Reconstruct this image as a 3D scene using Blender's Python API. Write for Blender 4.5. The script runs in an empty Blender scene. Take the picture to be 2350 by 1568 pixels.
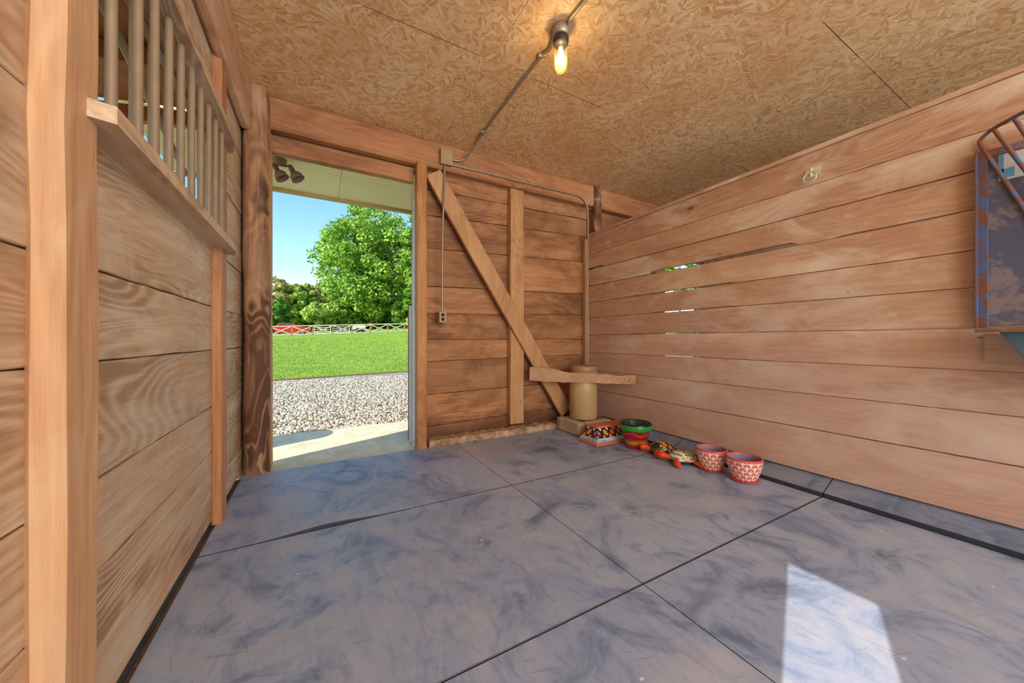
import bpy, math, random
import numpy as np
from mathutils import Vector, Matrix
random.seed(7); rng = np.random.default_rng(7)
SC = bpy.context.scene; COL = SC.collection

# ------------------------------------------------------------ camera
F, CX, V0, YAW = 804.0, 1175.0, 780.0, math.radians(29.0)
SY, CY = math.sin(YAW), math.cos(YAW)
cam = bpy.data.cameras.new('camera'); camo = bpy.data.objects.new('camera', cam); COL.objects.link(camo)
cam.sensor_width = 36; cam.lens = 36*F/2350; cam.shift_y = (V0-784)/2350; cam.clip_end = 600; cam.clip_start = .02
camo.location = (0, 0, 1.0); camo.rotation_euler = (math.pi/2, 0, -YAW); SC.camera = camo
# ------------------------------------------------------------ sky, sun, exposure
SC.view_settings.view_transform = 'Standard'; SC.view_settings.look = 'None'
SC.view_settings.exposure = 0.27; SC.view_settings.gamma = 1.0; SC.view_settings.use_curve_mapping = False
SUN_TAN = .588
w = bpy.data.worlds.new('sky'); SC.world = w; w.use_nodes = True
wn = w.node_tree; wn.nodes.clear()
sk = wn.nodes.new('ShaderNodeTexSky'); sk.sky_type = 'NISHITA'; sk.sun_disc = False
sk.sun_elevation = math.radians(38); sk.sun_rotation = math.radians(248); sk.air_density = 1.3; sk.dust_density = .3; sk.ozone_density = 2.2
hs = wn.nodes.new('ShaderNodeHueSaturation'); hs.inputs['Saturation'].default_value = 1.25
bg = wn.nodes.new('ShaderNodeBackground'); bg.inputs[1].default_value = .245
wo = wn.nodes.new('ShaderNodeOutputWorld')
wn.links.new(sk.outputs[0], hs.inputs['Color']); wn.links.new(hs.outputs[0], bg.inputs[0]); wn.links.new(bg.outputs[0], wo.inputs[0])
sl = bpy.data.lights.new('sun', 'SUN'); sl.energy = 6.2; sl.angle = .006; sl.color = (1, .95, .86)
so = bpy.data.objects.new('sun', sl); COL.objects.link(so)
so.rotation_euler = Vector((.93, .37, -SUN_TAN)).to_track_quat('-Z', 'Y').to_euler()
def area(name, loc, d, sx, sy, e, c):
    l = bpy.data.lights.new(name, 'AREA'); l.shape = 'RECTANGLE'; l.size = sx; l.size_y = sy; l.energy = e; l.color = c
    o = bpy.data.objects.new(name, l); COL.objects.link(o); o.location = loc
    o.rotation_euler = Vector(d).to_track_quat('-Z', 'Y').to_euler(); return o
area('aisle_fill', (1.6, -3.0, 1.75), (0, 1, .3), 4.6, 2.1, 235, (.92, .97, 1))  # added fill lamp behind the camera to brighten the stall, no opening there
area('far_stall_fill', (4.9, -2.6, 1.9), (-.1, 1, .1), 2.4, 1.6, 28, (.95, .97, 1))  # second added fill lamp, brightens the neighbouring stall and its ceiling

# ------------------------------------------------------------ pixel -> place on a known plane
def ray(u): a = (u-CX)/F; return SY+a*CY, CY-a*SY
def at(u, v, d): rx, ry = ray(u); return Vector((rx*d, ry*d, 1+(V0-v)/F*d))
def on_z(u, v, z): return at(u, v, (1-z)*F/(v-V0))
def on_y(u, v, y): return at(u, v, y/ray(u)[1])
def on_x(u, v, x): return at(u, v, x/ray(u)[0])

# ------------------------------------------------------------ mesh building
class MB:
    def __init__(s): s.v = []; s.f = []; s.sm = []
    def add(s, vs, fs, smooth=False):
        b = len(s.v); s.v += [tuple(p) for p in vs]
        for f in fs: s.f.append(tuple(b+i for i in f)); s.sm.append(smooth)
        return s
    def box(s, x0, x1, y0, y1, z0, z1, c=0.0):
        if c <= 0:
            return s.add([(x, y, z) for z in (z0, z1) for y in (y0, y1) for x in (x0, x1)],
                  [(0, 2, 3, 1), (4, 5, 7, 6), (0, 1, 5, 4), (2, 6, 7, 3), (0, 4, 6, 2), (1, 3, 7, 5)])
        L = Vector((x1-x0, y1-y0, z1-z0)); k = max(range(3), key=lambda i: L[i])
        ax = [Vector((1, 0, 0)), Vector((0, 1, 0)), Vector((0, 0, 1))]; i, j = [q for q in range(3) if q != k]
        m = Vector(((x0+x1)/2, (y0+y1)/2, (z0+z1)/2))
        return s.beam(m-ax[k]*L[k]/2, m+ax[k]*L[k]/2, ax[i], L[i], ax[j], L[j], c)
    def beam(s, a, b, ux, wx, uy, wy, c=.004, n=1, wob=0.0):
        a, b, ux, uy = Vector(a), Vector(b), Vector(ux).normalized(), Vector(uy).normalized()
        hx, hy = wx/2, wy/2; c = min(c, hx*.8, hy*.8)
        sec = [(-hx+c, -hy), (hx-c, -hy), (hx, -hy+c), (hx, hy-c), (hx-c, hy), (-hx+c, hy), (-hx, hy-c), (-hx, -hy+c)]
        V = []
        for i in range(n+1):
            p = a.lerp(b, i/n); w1 = [random.uniform(-wob, wob) for _ in range(4)]
            for k, (q, r) in enumerate(sec):
                V.append(p+ux*(q+(w1[0] if q > 0 else w1[1]))+uy*(r+(w1[2] if r > 0 else w1[3])))
        Fc = [(i*8+k, i*8+(k+1) % 8, i*8+8+(k+1) % 8, i*8+8+k) for i in range(n) for k in range(8)]
        return s.add(V, Fc+[tuple(range(8))[::-1], tuple(n*8+k for k in range(8))])
    def tube(s, pts, r, n=10, cap=True):
        pts = [Vector(p) for p in pts]; rr = r if isinstance(r, (list, tuple)) else [r]*len(pts); V = []; N = None
        for i, p in enumerate(pts):
            t = (pts[min(i+1, len(pts)-1)]-pts[max(i-1, 0)]).normalized()
            if N is None: N = t.cross(Vector((0, 0, 1)) if abs(t.z) < .9 else Vector((1, 0, 0))).normalized()
            N = (N-t*N.dot(t)).normalized(); B = t.cross(N)
            V += [p+(N*math.cos(2*math.pi*k/n)+B*math.sin(2*math.pi*k/n))*rr[i] for k in range(n)]
        Fc = [(i*n+k, i*n+(k+1) % n, i*n+n+(k+1) % n, i*n+n+k) for i in range(len(pts)-1) for k in range(n)]
        s.add(V, Fc, True)
        if cap: s.add(V[:n], [tuple(range(n))[::-1]]); s.add(V[-n:], [tuple(range(n))])
        return s
    def lathe(s, prof, c=(0, 0, 0), n=40, a0=0, a1=2*math.pi, sx=1, sy=1, axis=None):
        full = abs(a1-a0-2*math.pi) < 1e-6; m = n if full else n+1; c = Vector(c); V = []
        R = Vector(axis).to_track_quat('Z', 'Y').to_matrix() if axis is not None else None
        for r, z in prof:
            for k in range(m):
                a = a0+(a1-a0)*k/n; p = Vector((r*sx*math.cos(a), r*sy*math.sin(a), z))
                V.append(c+(R @ p if R else p))
        return s.add(V, [(i*m+k, i*m+(k+1) % m, i*m+m+(k+1) % m, i*m+m+k) for i in range(len(prof)-1) for k in range(n)], True)
    def prism(s, poly, f0, f1):
        n = len(poly); V = [f0(*p) for p in poly]+[f1(*p) for p in poly]
        return s.add(V, [tuple(range(n))[::-1], tuple(range(n, 2*n))]+[(i, (i+1) % n, n+(i+1) % n, n+i) for i in range(n)])
    def plank(s, axis, l0, l1, zb, zt, front, back, n=14, jit=.0015, c=.003, bow=0.0):
        # a board running along x or y; zb/zt numbers or functions of the running coordinate
        fb = zb if callable(zb) else (lambda t, q=zb: q); ft = zt if callable(zt) else (lambda t, q=zt: q)
        sg = 1 if front < back else -1; V = []
        off = random.uniform(-bow, bow)
        for i in range(n+1):
            t = l0+(l1-l0)*i/n; a = fb(t)+random.uniform(-jit, jit); b = ft(t)+random.uniform(-jit, jit)
            fr = front+off*(1 if i % 2 else .9)
            for d, z in ((back, a), (fr+sg*c, a), (fr, a+c), (fr, b-c), (fr+sg*c, b), (back, b)):
                V.append((t, d, z) if axis == 'x' else (d, t, z))
        return s.add(V, [(i*6+k, i*6+(k+1) % 6, i*6+6+(k+1) % 6, i*6+6+k) for i in range(n) for k in range(6)]+[(5, 4, 3, 2, 1, 0), tuple(n*6+k for k in range(6))])
    def build(s, name, mat, parent=None):
        me = bpy.data.meshes.new(name); o = bpy.data.objects.new(name, me); COL.objects.link(o)
        off = Vector((0, 0, 0)); p = parent
        while p is not None: off += p.location; p = p.parent
        me.from_pydata([(a-off.x, b-off.y, c-off.z) for a, b, c in s.v], [], s.f); me.materials.append(mat)
        me.polygons.foreach_set('use_smooth', s.sm); me.update()
        import bmesh
        bm = bmesh.new(); bm.from_mesh(me); bmesh.ops.recalc_face_normals(bm, faces=bm.faces); bm.to_mesh(me); bm.free()
        if parent is not None: o.parent = parent
        return o
def tag(o, label=None, cat=None, group=None, kind=None):
    if label: o['label'] = label
    if cat: o['category'] = cat
    if group: o['group'] = group
    if kind: o['kind'] = kind
    return o
def thing(name, loc, label, cat, group=None):
    o = bpy.data.objects.new(name, None); COL.objects.link(o); o.location = loc; o.empty_display_size = .1
    return tag(o, label, cat, group)
def copy_tree(o, parent=None):
    c = o.copy(); COL.objects.link(c); c.parent = parent
    for ch in o.children: copy_tree(ch, c)
    return c
def cloud_mesh(name, V, Fq, mat, parent=None, nper=4):
    me = bpy.data.meshes.new(name); V = np.asarray(V, np.float32).reshape(-1, 3)
    if parent is not None: V = V-np.array(parent.location[:], np.float32)
    Fq = np.asarray(Fq, np.int32); nf = len(Fq)
    me.vertices.add(len(V)); me.vertices.foreach_set('co', V.ravel())
    me.loops.add(nf*nper); me.loops.foreach_set('vertex_index', Fq.ravel())
    me.polygons.add(nf); me.polygons.foreach_set('loop_start', np.arange(0, nf*nper, nper, dtype=np.int32))
    me.update(calc_edges=True); me.materials.append(mat)
    o = bpy.data.objects.new(name, me); COL.objects.link(o)
    if parent is not None: o.parent = parent
    return o

# ------------------------------------------------------------ materials
def C(r, g, b):
    f = lambda c: (c/255/12.92) if c <= 10 else ((c/255+.055)/1.055)**2.4
    return (f(r), f(g), f(b), 1)
class G:
    def __init__(s, name):
        s.m = bpy.data.materials.new(name); s.m.use_nodes = True; s.t = s.m.node_tree; s.t.nodes.clear()
        s.out = s.t.nodes.new('ShaderNodeOutputMaterial'); s.p = s.n('BsdfPrincipled'); s.t.links.new(s.p.outputs[0], s.out.inputs[0])
    def n(s, ty, ins=None, **kw):
        k = s.t.nodes.new('ShaderNode'+ty)
        for a, b in kw.items(): setattr(k, a, b)
        for a, b in (ins or {}).items(): s.put(k.inputs[a], b)
        return k
    def put(s, sock, val):
        if isinstance(val, bpy.types.NodeSocket): s.t.links.new(val, sock)
        elif isinstance(val, bpy.types.Node): s.t.links.new(val.outputs[0], sock)
        else: sock.default_value = val
    def math(s, op, a, b=0.0, c=0.0):
        k = s.n('Math', operation=op); s.put(k.inputs[0], a); s.put(k.inputs[1], b); s.put(k.inputs[2], c); return k.outputs[0]
    def mix(s, f, a, b, bt='MIX'):
        k = s.n('Mix', data_type='RGBA', blend_type=bt); s.put(k.inputs['Factor'], f); s.put(k.inputs[6], a); s.put(k.inputs[7], b); return k.outputs[2]
    def ramp(s, f, stops, const=False):
        k = s.n('ValToRGB'); s.put(k.inputs[0], f); e = k.color_ramp.elements
        if const: k.color_ramp.interpolation = 'CONSTANT'
        while len(e) < len(stops): e.new(.5)
        for q, (p, c) in zip(e, stops): q.position = p; q.color = c if isinstance(c, tuple) else (c, c, c, 1)
        return k.outputs[0]
    def obj(s): return s.n('TexCoord').outputs['Object']
    def map(s, v, sc=(1, 1, 1), rot=(0, 0, 0), loc=(0, 0, 0)):
        return s.n('Mapping', {'Vector': v, 'Scale': sc, 'Rotation': rot, 'Location': loc}).outputs[0]
    def noise(s, v, sc, det=3, dist=0, rough=.5):
        return s.n('TexNoise', {'Vector': v, 'Scale': sc, 'Detail': det, 'Distortion': dist, 'Roughness': rough}).outputs[0]
    def vor(s, v, sc, feat='F1', out='Distance', rnd=1.0):
        k = s.n('TexVoronoi', feature=feat); s.put(k.inputs['Vector'], v); k.inputs['Scale'].default_value = sc; k.inputs['Randomness'].default_value = rnd
        return k.outputs[out]
    def bump(s, h, st=.3, d=.01): s.put(s.p.inputs['Normal'], s.n('Bump', {'Height': h, 'Strength': st, 'Distance': d}))
    def fin(s, col, rough=.7, metal=0, spec=.4):
        s.put(s.p.inputs['Base Color'], col); s.put(s.p.inputs['Roughness'], rough); s.put(s.p.inputs['Metallic'], metal)
        s.p.inputs['Specular IOR Level'].default_value = spec; return s.m
def plain(name, c, rough=.6, metal=0, var=.12, sc=12, spec=.4):
    g = G(name); v = g.noise(g.obj(), sc, 4); d = tuple(x*(1-var*2) for x in c[:3])+(1,)
    g.bump(v, .08, .004)
    return g.fin(g.mix(v, d, c), rough, metal, spec)
def wood(name, axis, dark, light, stain, pale, ringf=34, st_amt=.5, pale_amt=.0, rough=.72, isl=.3, knots=True, bump=.35, lo=.48, saw=0.0, rw=.18, ds=.05, rs=.22, low=None):
    def tone(c): l = .3*c[0]+.6*c[1]+.1*c[2]; return (c[0]*(1-ds)+l*ds, (c[1]*(1-ds)+l*ds)*1.03, (c[2]*(1-ds)+l*ds)*.97, 1)
    dark, light, stain, pale = map(tone, (dark, light, stain, pale))
    g = G(name); o = g.obj(); rnd = g.n('NewGeometry').outputs['Random Per Island']
    off = g.n('CombineXYZ', {0: g.math('MULTIPLY', rnd, 13.7), 1: g.math('MULTIPLY', rnd, 7.3), 2: g.math('MULTIPLY', rnd, 29.1)}).outputs[0]
    v = g.n('VectorMath', {0: o, 1: off}, operation='ADD').outputs[0]
    def sc(k, f=1): return tuple((k if i == 'xyz'.index(axis) else 1)*f for i in range(3))
    n1 = g.noise(g.map(v, sc(rs)), 2.6, 2.5, .5)
    rings = g.math('MULTIPLY_ADD', g.math('SINE', g.math('MULTIPLY', n1, ringf*6.28)), .5, .5)
    fine = g.noise(g.map(v, sc(.035)), 70, 4, .2, .65)
    mid = g.noise(g.map(v, sc(.12)), 9, 4, .8, .6)
    big = g.noise(g.map(v, sc(.5)), 2.6, 6, .6, .65)
    msk = g.ramp(g.noise(g.map(v, sc(.5)), 1.7, 2), [(.42, .12), (.62, 1.0)])
    rings = g.math('MULTIPLY', g.math('POWER', rings, .7), msk)
    f = g.math('ADD', g.math('MULTIPLY', rings, -rw), g.math('ADD', g.math('MULTIPLY', fine, .55), g.math('MULTIPLY', mid, .55)))
    f = g.ramp(f, [(.28, 0.0), (.72, 1.0)])
    c = g.mix(f, dark, light)
    c = g.mix(g.math('MULTIPLY', g.ramp(big, [(lo, 0.0), (lo+.22, 1.0)]), st_amt), c, stain)
    if pale_amt:
        b2 = g.noise(g.map(v, sc(.45), (0, 0, 0), (5, 3, 9)), 3.2, 6, .6, .65)
        c = g.mix(g.math('MULTIPLY', g.ramp(b2, [(.5, 0.0), (.68, 1.0)]), pale_amt), c, pale)
    if knots:
        k = g.vor(g.map(v, sc(.5)), 2.0)
        c = g.mix(g.ramp(k, [(0, .9), (.018, .8), (.04, .15), (.09, 0.0)]), c, tuple(x*.25 for x in dark[:3])+(1,))
    if knots:
        k2 = g.vor(g.map(v, sc(.6)), 5.5); c = g.mix(g.ramp(k2, [(0, .8), (.03, .6), (.055, 0.0)]), c, tuple(x*.2 for x in dark[:3])+(1,))
    if saw:
        sv = g.noise(g.map(v, sc(26, 1)), 2.2, 2, .3); c = g.mix(g.math('MULTIPLY', g.ramp(sv, [(.45, 0.0), (.62, 1.0)]), saw), c, pale)
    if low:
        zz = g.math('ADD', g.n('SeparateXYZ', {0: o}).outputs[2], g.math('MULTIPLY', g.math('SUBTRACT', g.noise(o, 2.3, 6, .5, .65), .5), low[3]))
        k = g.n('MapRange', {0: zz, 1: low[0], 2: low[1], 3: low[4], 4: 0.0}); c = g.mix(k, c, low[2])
    br = g.math('MULTIPLY_ADD', rnd, isl, 1-isl/2)
    c = g.mix(1.0, c, g.n('CombineColor', {0: br, 1: br, 2: br}), 'MULTIPLY')
    g.bump(g.math('ADD', g.math('MULTIPLY', fine, .7), g.math('MULTIPLY', rings, .25)), bump, .006)
    return g.fin(c, rough)

M = {}
M['left'] = wood('weathered_planks_left', 'y', C(168, 130, 100), C(224, 194, 164), C(206, 156, 116), C(222, 208, 190), 30, .5, .5, isl=.14, rw=.34, bump=.6)
M['right'] = wood('partition_planks', 'y', C(172, 122, 94), C(212, 168, 136), C(176, 122, 96), C(222, 202, 182), 24, .8, .75, isl=.12, low=(.5, 1.5, C(196, 166, 154), 1.6, .5))
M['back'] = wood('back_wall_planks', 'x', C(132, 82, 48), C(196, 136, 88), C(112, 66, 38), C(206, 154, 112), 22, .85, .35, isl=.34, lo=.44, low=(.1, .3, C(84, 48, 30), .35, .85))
M['beamx'] = wood('beam_wood', 'x', C(142, 88, 52), C(200, 136, 88), C(124, 72, 42), C(210, 160, 120), 20, .6, .2, isl=.2)
M['beamy'] = wood('left_beam_wood', 'y', C(184, 130, 98), C(226, 182, 150), C(170, 110, 78), C(226, 194, 168), 20, .3, .3, isl=.1)
M['post'] = wood('near_post_wood', 'z', C(192, 138, 96), C(226, 178, 134), C(206, 146, 100), C(226, 200, 168), 18, .5, .4, isl=.1, rough=.6)
M['stud'] = wood('stud_wood', 'z', C(158, 96, 58), C(206, 142, 92), C(150, 88, 52), C(214, 172, 134), 20, .4, .2, isl=.1)
M['jamb'] = wood('jamb_wood', 'z', C(160, 100, 54), C(206, 146, 88), C(146, 90, 48), C(212, 172, 124), 22, .4, .1)
M['bark'] = wood('old_round_post', 'z', C(92, 56, 38), C(206, 150, 108), C(110, 66, 44), C(210, 170, 134), 13, .9, .5, bump=1.0, rw=.75, lo=.46, rs=.5)
M['rail'] = wood('rail_wood', 'y', C(176, 136, 108), C(228, 196, 160), C(186, 146, 118), C(232, 210, 178), 30, .4, .4, isl=.1, rw=.4)
M['tan'] = wood('brace_wood', 'z', C(168, 116, 74), C(208, 156, 106), C(156, 104, 66), C(214, 172, 128), 20, .4, .25, isl=.15)
M['slab'] = wood('rough_slab_wood', 'x', C(150, 108, 76), C(204, 158, 118), C(150, 104, 72), C(212, 176, 140), 22, .4, .2, isl=.1)
M['crib'] = plain('dusty_timber', C(206, 178, 148), .8, var=.2, sc=9)
M['dark'] = plain('dark_void_timber', C(86, 52, 30), .9, var=.3, sc=4)
M['soil'] = plain('floor_soil', C(150, 112, 88), .95, var=.35, sc=60)
def osb():
    g = G('osb_panels'); o = g.obj(); cols = []
    dn = g.n('TexNoise', {'Vector': o, 'Scale': 6.0, 'Detail': 3.0}).outputs[1]
    ov = g.n('VectorMath', {0: o, 1: g.n('VectorMath', {0: dn, 'Scale': .055}, operation='SCALE').outputs[0]}, operation='ADD').outputs[0]
    for k, (rz, s) in enumerate(((.5, (9, 56, 1)), (2.05, (10, 64, 1)), (1.15, (8, 50, 1)), (2.8, (11, 60, 1)))):
        b = g.map(ov, (1, 1, .02), (0, 0, rz), (k*3.1, k*1.7, 0)); v = g.map(b, s)
        cc = g.n('SeparateColor', {0: g.vor(v, 1, out='Color')}).outputs[0]
        fb = g.noise(g.map(b, (9, 150, 1)), 1, 4, .3, .7)
        cols.append(g.math('ADD', g.math('MULTIPLY', cc, .5), g.math('MULTIPLY', fb, .75)))
    sel = g.n('SeparateColor', {0: g.vor(g.map(ov, (1, 1.6, .02), (0, 0, .7)), 17, out='Color')})
    f = g.mix(g.math('GREATER_THAN', sel.outputs[0], .5), cols[0], cols[1])
    f2 = g.mix(g.math('GREATER_THAN', sel.outputs[1], .5), cols[2], cols[3])
    f = g.n('SeparateColor', {0: g.mix(g.math('GREATER_THAN', sel.outputs[2], .5), f, f2)}).outputs[0]
    c = g.ramp(f, [(.22, C(170, 114, 62)), (.36, C(208, 158, 104)), (.6, C(230, 192, 140)), (.9, C(246, 218, 174))])
    big = g.noise(o, 1.3, 5, .3, .6); c = g.mix(g.ramp(big, [(.4, 0.0), (.7, .55)]), c, C(206, 148, 90))
    sp = g.n('SeparateXYZ', {0: o})
    def seam(co, off, per, wd):
        q = g.math('FRACT', g.math('DIVIDE', g.math('SUBTRACT', co, off), per)); return g.math('LESS_THAN', g.math('MULTIPLY', g.math('MINIMUM', q, g.math('SUBTRACT', 1.0, q)), per), wd)
    c = g.mix(g.math('MULTIPLY', g.ramp(g.noise(g.map(ov, (1, 1, .02)), 55, 5, 1.2, .7), [(.34, 1.0), (.42, 0.0)]), .55), c, C(150, 92, 52))
    sm = g.math('MAXIMUM', seam(sp.outputs[1], .92, 1.21, .0022), seam(sp.outputs[0], -1.4, 2.42, .0012))
    brk = g.noise(o, 1.7, 2); sm = g.math('MULTIPLY', sm, g.ramp(brk, [(.44, .1), (.5, 1.0)]))
    c = g.mix(sm, c, C(92, 50, 28))
    g.bump(f, .4, .005); return g.fin(c, .75)
M['osb'] = osb()
def rubber(nm='rubber_mat', k=1.0):
    g = G(nm); o = g.obj(); rnd = g.n('ObjectInfo').outputs['Random']
    a = g.noise(o, 1.3, 6, .7, .6); b = g.noise(g.map(o, (1, 1, 1), (0, 0, .4), (4, 2, 0)), 2.4, 7, 1.4, .68); d = g.noise(g.map(o, (1, .35, 1), (0, 0, .7)), 16, 6, .8, .75)
    c = g.mix(g.ramp(a, [(.32, 0.0), (.68, 1.0)]), C(136, 150, 180), C(176, 184, 200))
    c = g.mix(g.ramp(b, [(.46, 0.0), (.64, .75)]), c, C(182, 180, 186))
    c = g.mix(g.ramp(b, [(.34, .85), (.48, 0.0)]), c, C(96, 110, 134))
    c = g.mix(g.ramp(d, [(.36, .45), (.5, 0.0)]), c, C(124, 136, 158))
    e = g.noise(o, 1.1, 4, .3); c = g.mix(g.ramp(e, [(.56, 0.0), (.72, .6)]), c, C(196, 184, 186))
    sp = g.vor(g.map(o, (1, 1.7, 1), (0, 0, .5)), 7.5); s2 = g.noise(o, 2.1, 2)
    c = g.mix(g.math('MULTIPLY', g.ramp(sp, [(.05, 1.0), (.075, 0.0)]), g.ramp(s2, [(.52, 0.0), (.6, .8)])), c, C(230, 228, 230))
    for rz, s in ((.3, 5), (1.3, 4)):
        q = g.noise(g.map(g.map(o, (1, 1, 1), (0, 0, rz)), (1, 18, 1)), s, 3, .5)
        c = g.mix(g.math('MULTIPLY', g.ramp(q, [(.66, 0.0), (.7, .5)]), .6), c, C(88, 96, 112))
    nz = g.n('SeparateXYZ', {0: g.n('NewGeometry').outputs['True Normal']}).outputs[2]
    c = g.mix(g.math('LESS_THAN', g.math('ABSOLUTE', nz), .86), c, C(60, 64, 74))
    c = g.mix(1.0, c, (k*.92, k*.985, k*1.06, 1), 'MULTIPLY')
    g.bump(g.math('ADD', d, b), .12, .006)
    r = g.ramp(b, [(.3, .34), (.7, .6)])
    return g.fin(c, r, 0, .55)
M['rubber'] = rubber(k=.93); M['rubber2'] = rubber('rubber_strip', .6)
def concrete(name, c1, c2, sc=5):
    g = G(name); o = g.obj(); a = g.noise(o, sc, 8, .3, .65); b = g.noise(o, sc*14, 4); g.bump(b, .3, .004)
    c = g.mix(g.ramp(a, [(.35, 0.0), (.65, 1.0)]), c1, c2); return g.fin(g.mix(g.ramp(b, [(.35, .25), (.5, 0.0)]), c, C(90, 84, 74)), .85)
M['apron'] = concrete('apron_concrete', C(200, 194, 158), C(226, 220, 186))
M['slabfloor'] = concrete('slab_concrete', C(58, 50, 44), C(84, 74, 66))
M['sill'] = concrete('crumbling_sill_concrete', C(140, 104, 74), C(206, 176, 142), 12)
def gravel():
    g = G('gravel_ground'); o = g.obj(); v = g.vor(o, 34, out='Color'); d = g.vor(o, 34)
    s = g.n('SeparateColor', {0: v}).outputs[0]
    c = g.ramp(s, [(0, C(100, 88, 72)), (.3, C(150, 138, 120)), (.6, C(186, 178, 162)), (1, C(220, 216, 204))])
    c = g.mix(g.ramp(d, [(.35, 0.0), (.75, .75)]), c, C(92, 78, 62)); g.bump(g.math('SUBTRACT', 1.0, d), .8, .02); return g.fin(c, .9)
M['gravel'] = gravel()
def by_island(name, stops, rough=.8, trans=0.0, sc=None):
    g = G(name); r = g.n('NewGeometry').outputs['Random Per Island']; c = g.ramp(r, stops); m = g.fin(c, rough, 0, .25)
    if trans:
        t = g.n('BsdfTranslucent', {'Color': c}); x = g.n('MixShader', {0: trans, 1: g.p, 2: t}); g.t.links.new(x.outputs[0], g.out.inputs[0])
    return m
M['stone'] = by_island('gravel_stones', [(0, C(100, 86, 64)), (.22, C(152, 136, 110)), (.6, C(190, 180, 158)), (1, C(226, 220, 204))])
def grass():
    g = G('lawn'); o = g.obj(); a = g.noise(g.map(o, (1, 2.2, 1)), .5, 6, .5, .65); b = g.noise(o, 16, 6, .6, .75); d = g.noise(g.map(o, (.5, 2.6, 1)), 2.2, 5, .5, .7)
    c = g.ramp(b, [(.36, C(56, 92, 20)), (.5, C(112, 148, 36)), (.62, C(176, 198, 76))])
    c = g.mix(g.ramp(a, [(.42, 0.0), (.6, .6)]), c, C(164, 188, 62)); c = g.mix(g.ramp(d, [(.45, 0.0), (.7, .45)]), c, C(78, 122, 28))
    g.bump(b, .7, .05); return g.fin(c, .9)
M['lawn'] = grass()
M['blade'] = by_island('grass_blades', [(0, C(84, 118, 30)), (.4, C(128, 162, 44)), (.8, C(170, 196, 70)), (1, C(206, 214, 116))], .8, .2)
M['straw'] = plain('dead_grass_edge', C(176, 120, 56), .9, var=.35, sc=8)
L1 = [(0, C(78, 120, 40)), (.35, C(124, 168, 58)), (.75, C(160, 196, 76)), (1, C(200, 224, 116))]
M['leafA'] = by_island('fresh_green_leaves', L1, .6, .35)
M['leafB'] = by_island('olive_spring_leaves', [(0, C(136, 136, 72)), (.5, C(192, 184, 112)), (1, C(222, 214, 150))], .7, .3)
M['leafC'] = by_island('dark_green_leaves', [(0, C(52, 98, 38)), (.5, C(88, 142, 50)), (1, C(142, 186, 76))], .7, .3)
M['leafD'] = by_island('yellow_green_leaves', [(0, C(120, 152, 62)), (.5, C(158, 188, 80)), (1, C(196, 216, 112))], .7, .3)
M['trunk'] = plain('tree_bark', C(112, 90, 62), .9, var=.35, sc=3)
M['soffit'] = wood('painted_soffit', 'x', C(236, 226, 164), C(246, 238, 182), C(238, 224, 160), C(248, 242, 204), 4, .3, .2, rough=.6, isl=.05, bump=.06)
M['fascia'] = plain('soffit_edge', C(206, 184, 112), .7)
M['white'] = plain('chipped_white_paint', C(230, 226, 224), .6, var=.2, sc=18)
M['redp'] = plain('red_paint', C(150, 62, 38), .6, var=.3, sc=16)
M['fence'] = plain('fence_boards', C(214, 196, 164), .8, var=.2, sc=3)
M['fpost'] = plain('fence_posts_wood', C(176, 158, 84), .8, var=.25, sc=3)
M['galv'] = plain('galvanised_steel', C(176, 164, 140), .45, .55, .15, 30)
M['pipe'] = plain('dusty_steel_bar', C(170, 144, 114), .5, .1, .22, 14)
M['boxm'] = plain('dusty_electrical_box', C(186, 156, 116), .6, .1, .15, 20)
M['black'] = plain('black_collar', C(62, 54, 52), .5, .2)
M['socket'] = plain('dark_socket', C(60, 40, 30), .6)
M['zinc'] = plain('zinc_plate', C(226, 222, 204), .35, .5, .12, 40)
M['bronze'] = plain('floodlight_bronze', C(122, 88, 72), .5, .1, .1)
M['boxb'] = plain('floodlight_base', C(160, 142, 92), .6)
M['tank'] = plain('tarnished_can', C(214, 180, 128), .42, .1, .2, 5)
M['tank2'] = plain('tarnished_lid', C(190, 146, 100), .5, .1, .25, 5)
def rust(name, c1, c2, sc=9, th=.5):
    g = G(name); o = g.obj(); a = g.noise(o, sc, 7, .5, .7); g.bump(a, .3, .006); return g.fin(g.mix(g.ramp(a, [(th-.04, 0.0), (th+.04, 1.0)]), c1, c2), .65, .1)
M['blue_rust'] = rust('rusted_blue_paint', C(74, 96, 138), C(120, 72, 54), 22)
M['blue_rod'] = rust('rusted_blue_rod', C(84, 128, 176), C(140, 94, 72), 12, .46)
M['plate'] = rust('dark_scuffed_plate', C(84, 86, 106), C(128, 114, 116), 5.5, .55)
M['tub'] = plain('blue_plastic_tub', C(134, 196, 232), .45)
M['lblue'] = plain('label_blue', C(96, 170, 206), .5)
M['red'] = plain('truck_red', C(206, 36, 24), .3, 0, .05)
M['glassd'] = plain('dark_window_glass', C(52, 64, 88), .15, 0, .05)
M['tyre'] = plain('tyre_black', C(40, 40, 42), .8)
M['chrome'] = plain('wheel_metal', C(150, 150, 156), .35, .6)
M['terra'] = plain('terracotta', C(206, 112, 82), .75, 0, .12, 14)
M['orange'] = plain('glazed_orange', C(226, 74, 28), .12, 0, .12, 20)
M['bluegl'] = plain('glazed_blue', C(28, 92, 124), .15)
M['navy'] = plain('glazed_navy', C(26, 24, 40), .15)
M['pink'] = plain('pink_rim_glaze', C(222, 88, 84), .3, 0, .08)
M['lilac'] = plain('unglazed_lilac_inside', C(150, 126, 148), .7)
M['greeni'] = plain('glazed_dark_green', C(24, 74, 58), .12)
M['barrel'] = plain('barrel_plastic', C(60, 80, 130), .5)
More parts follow.
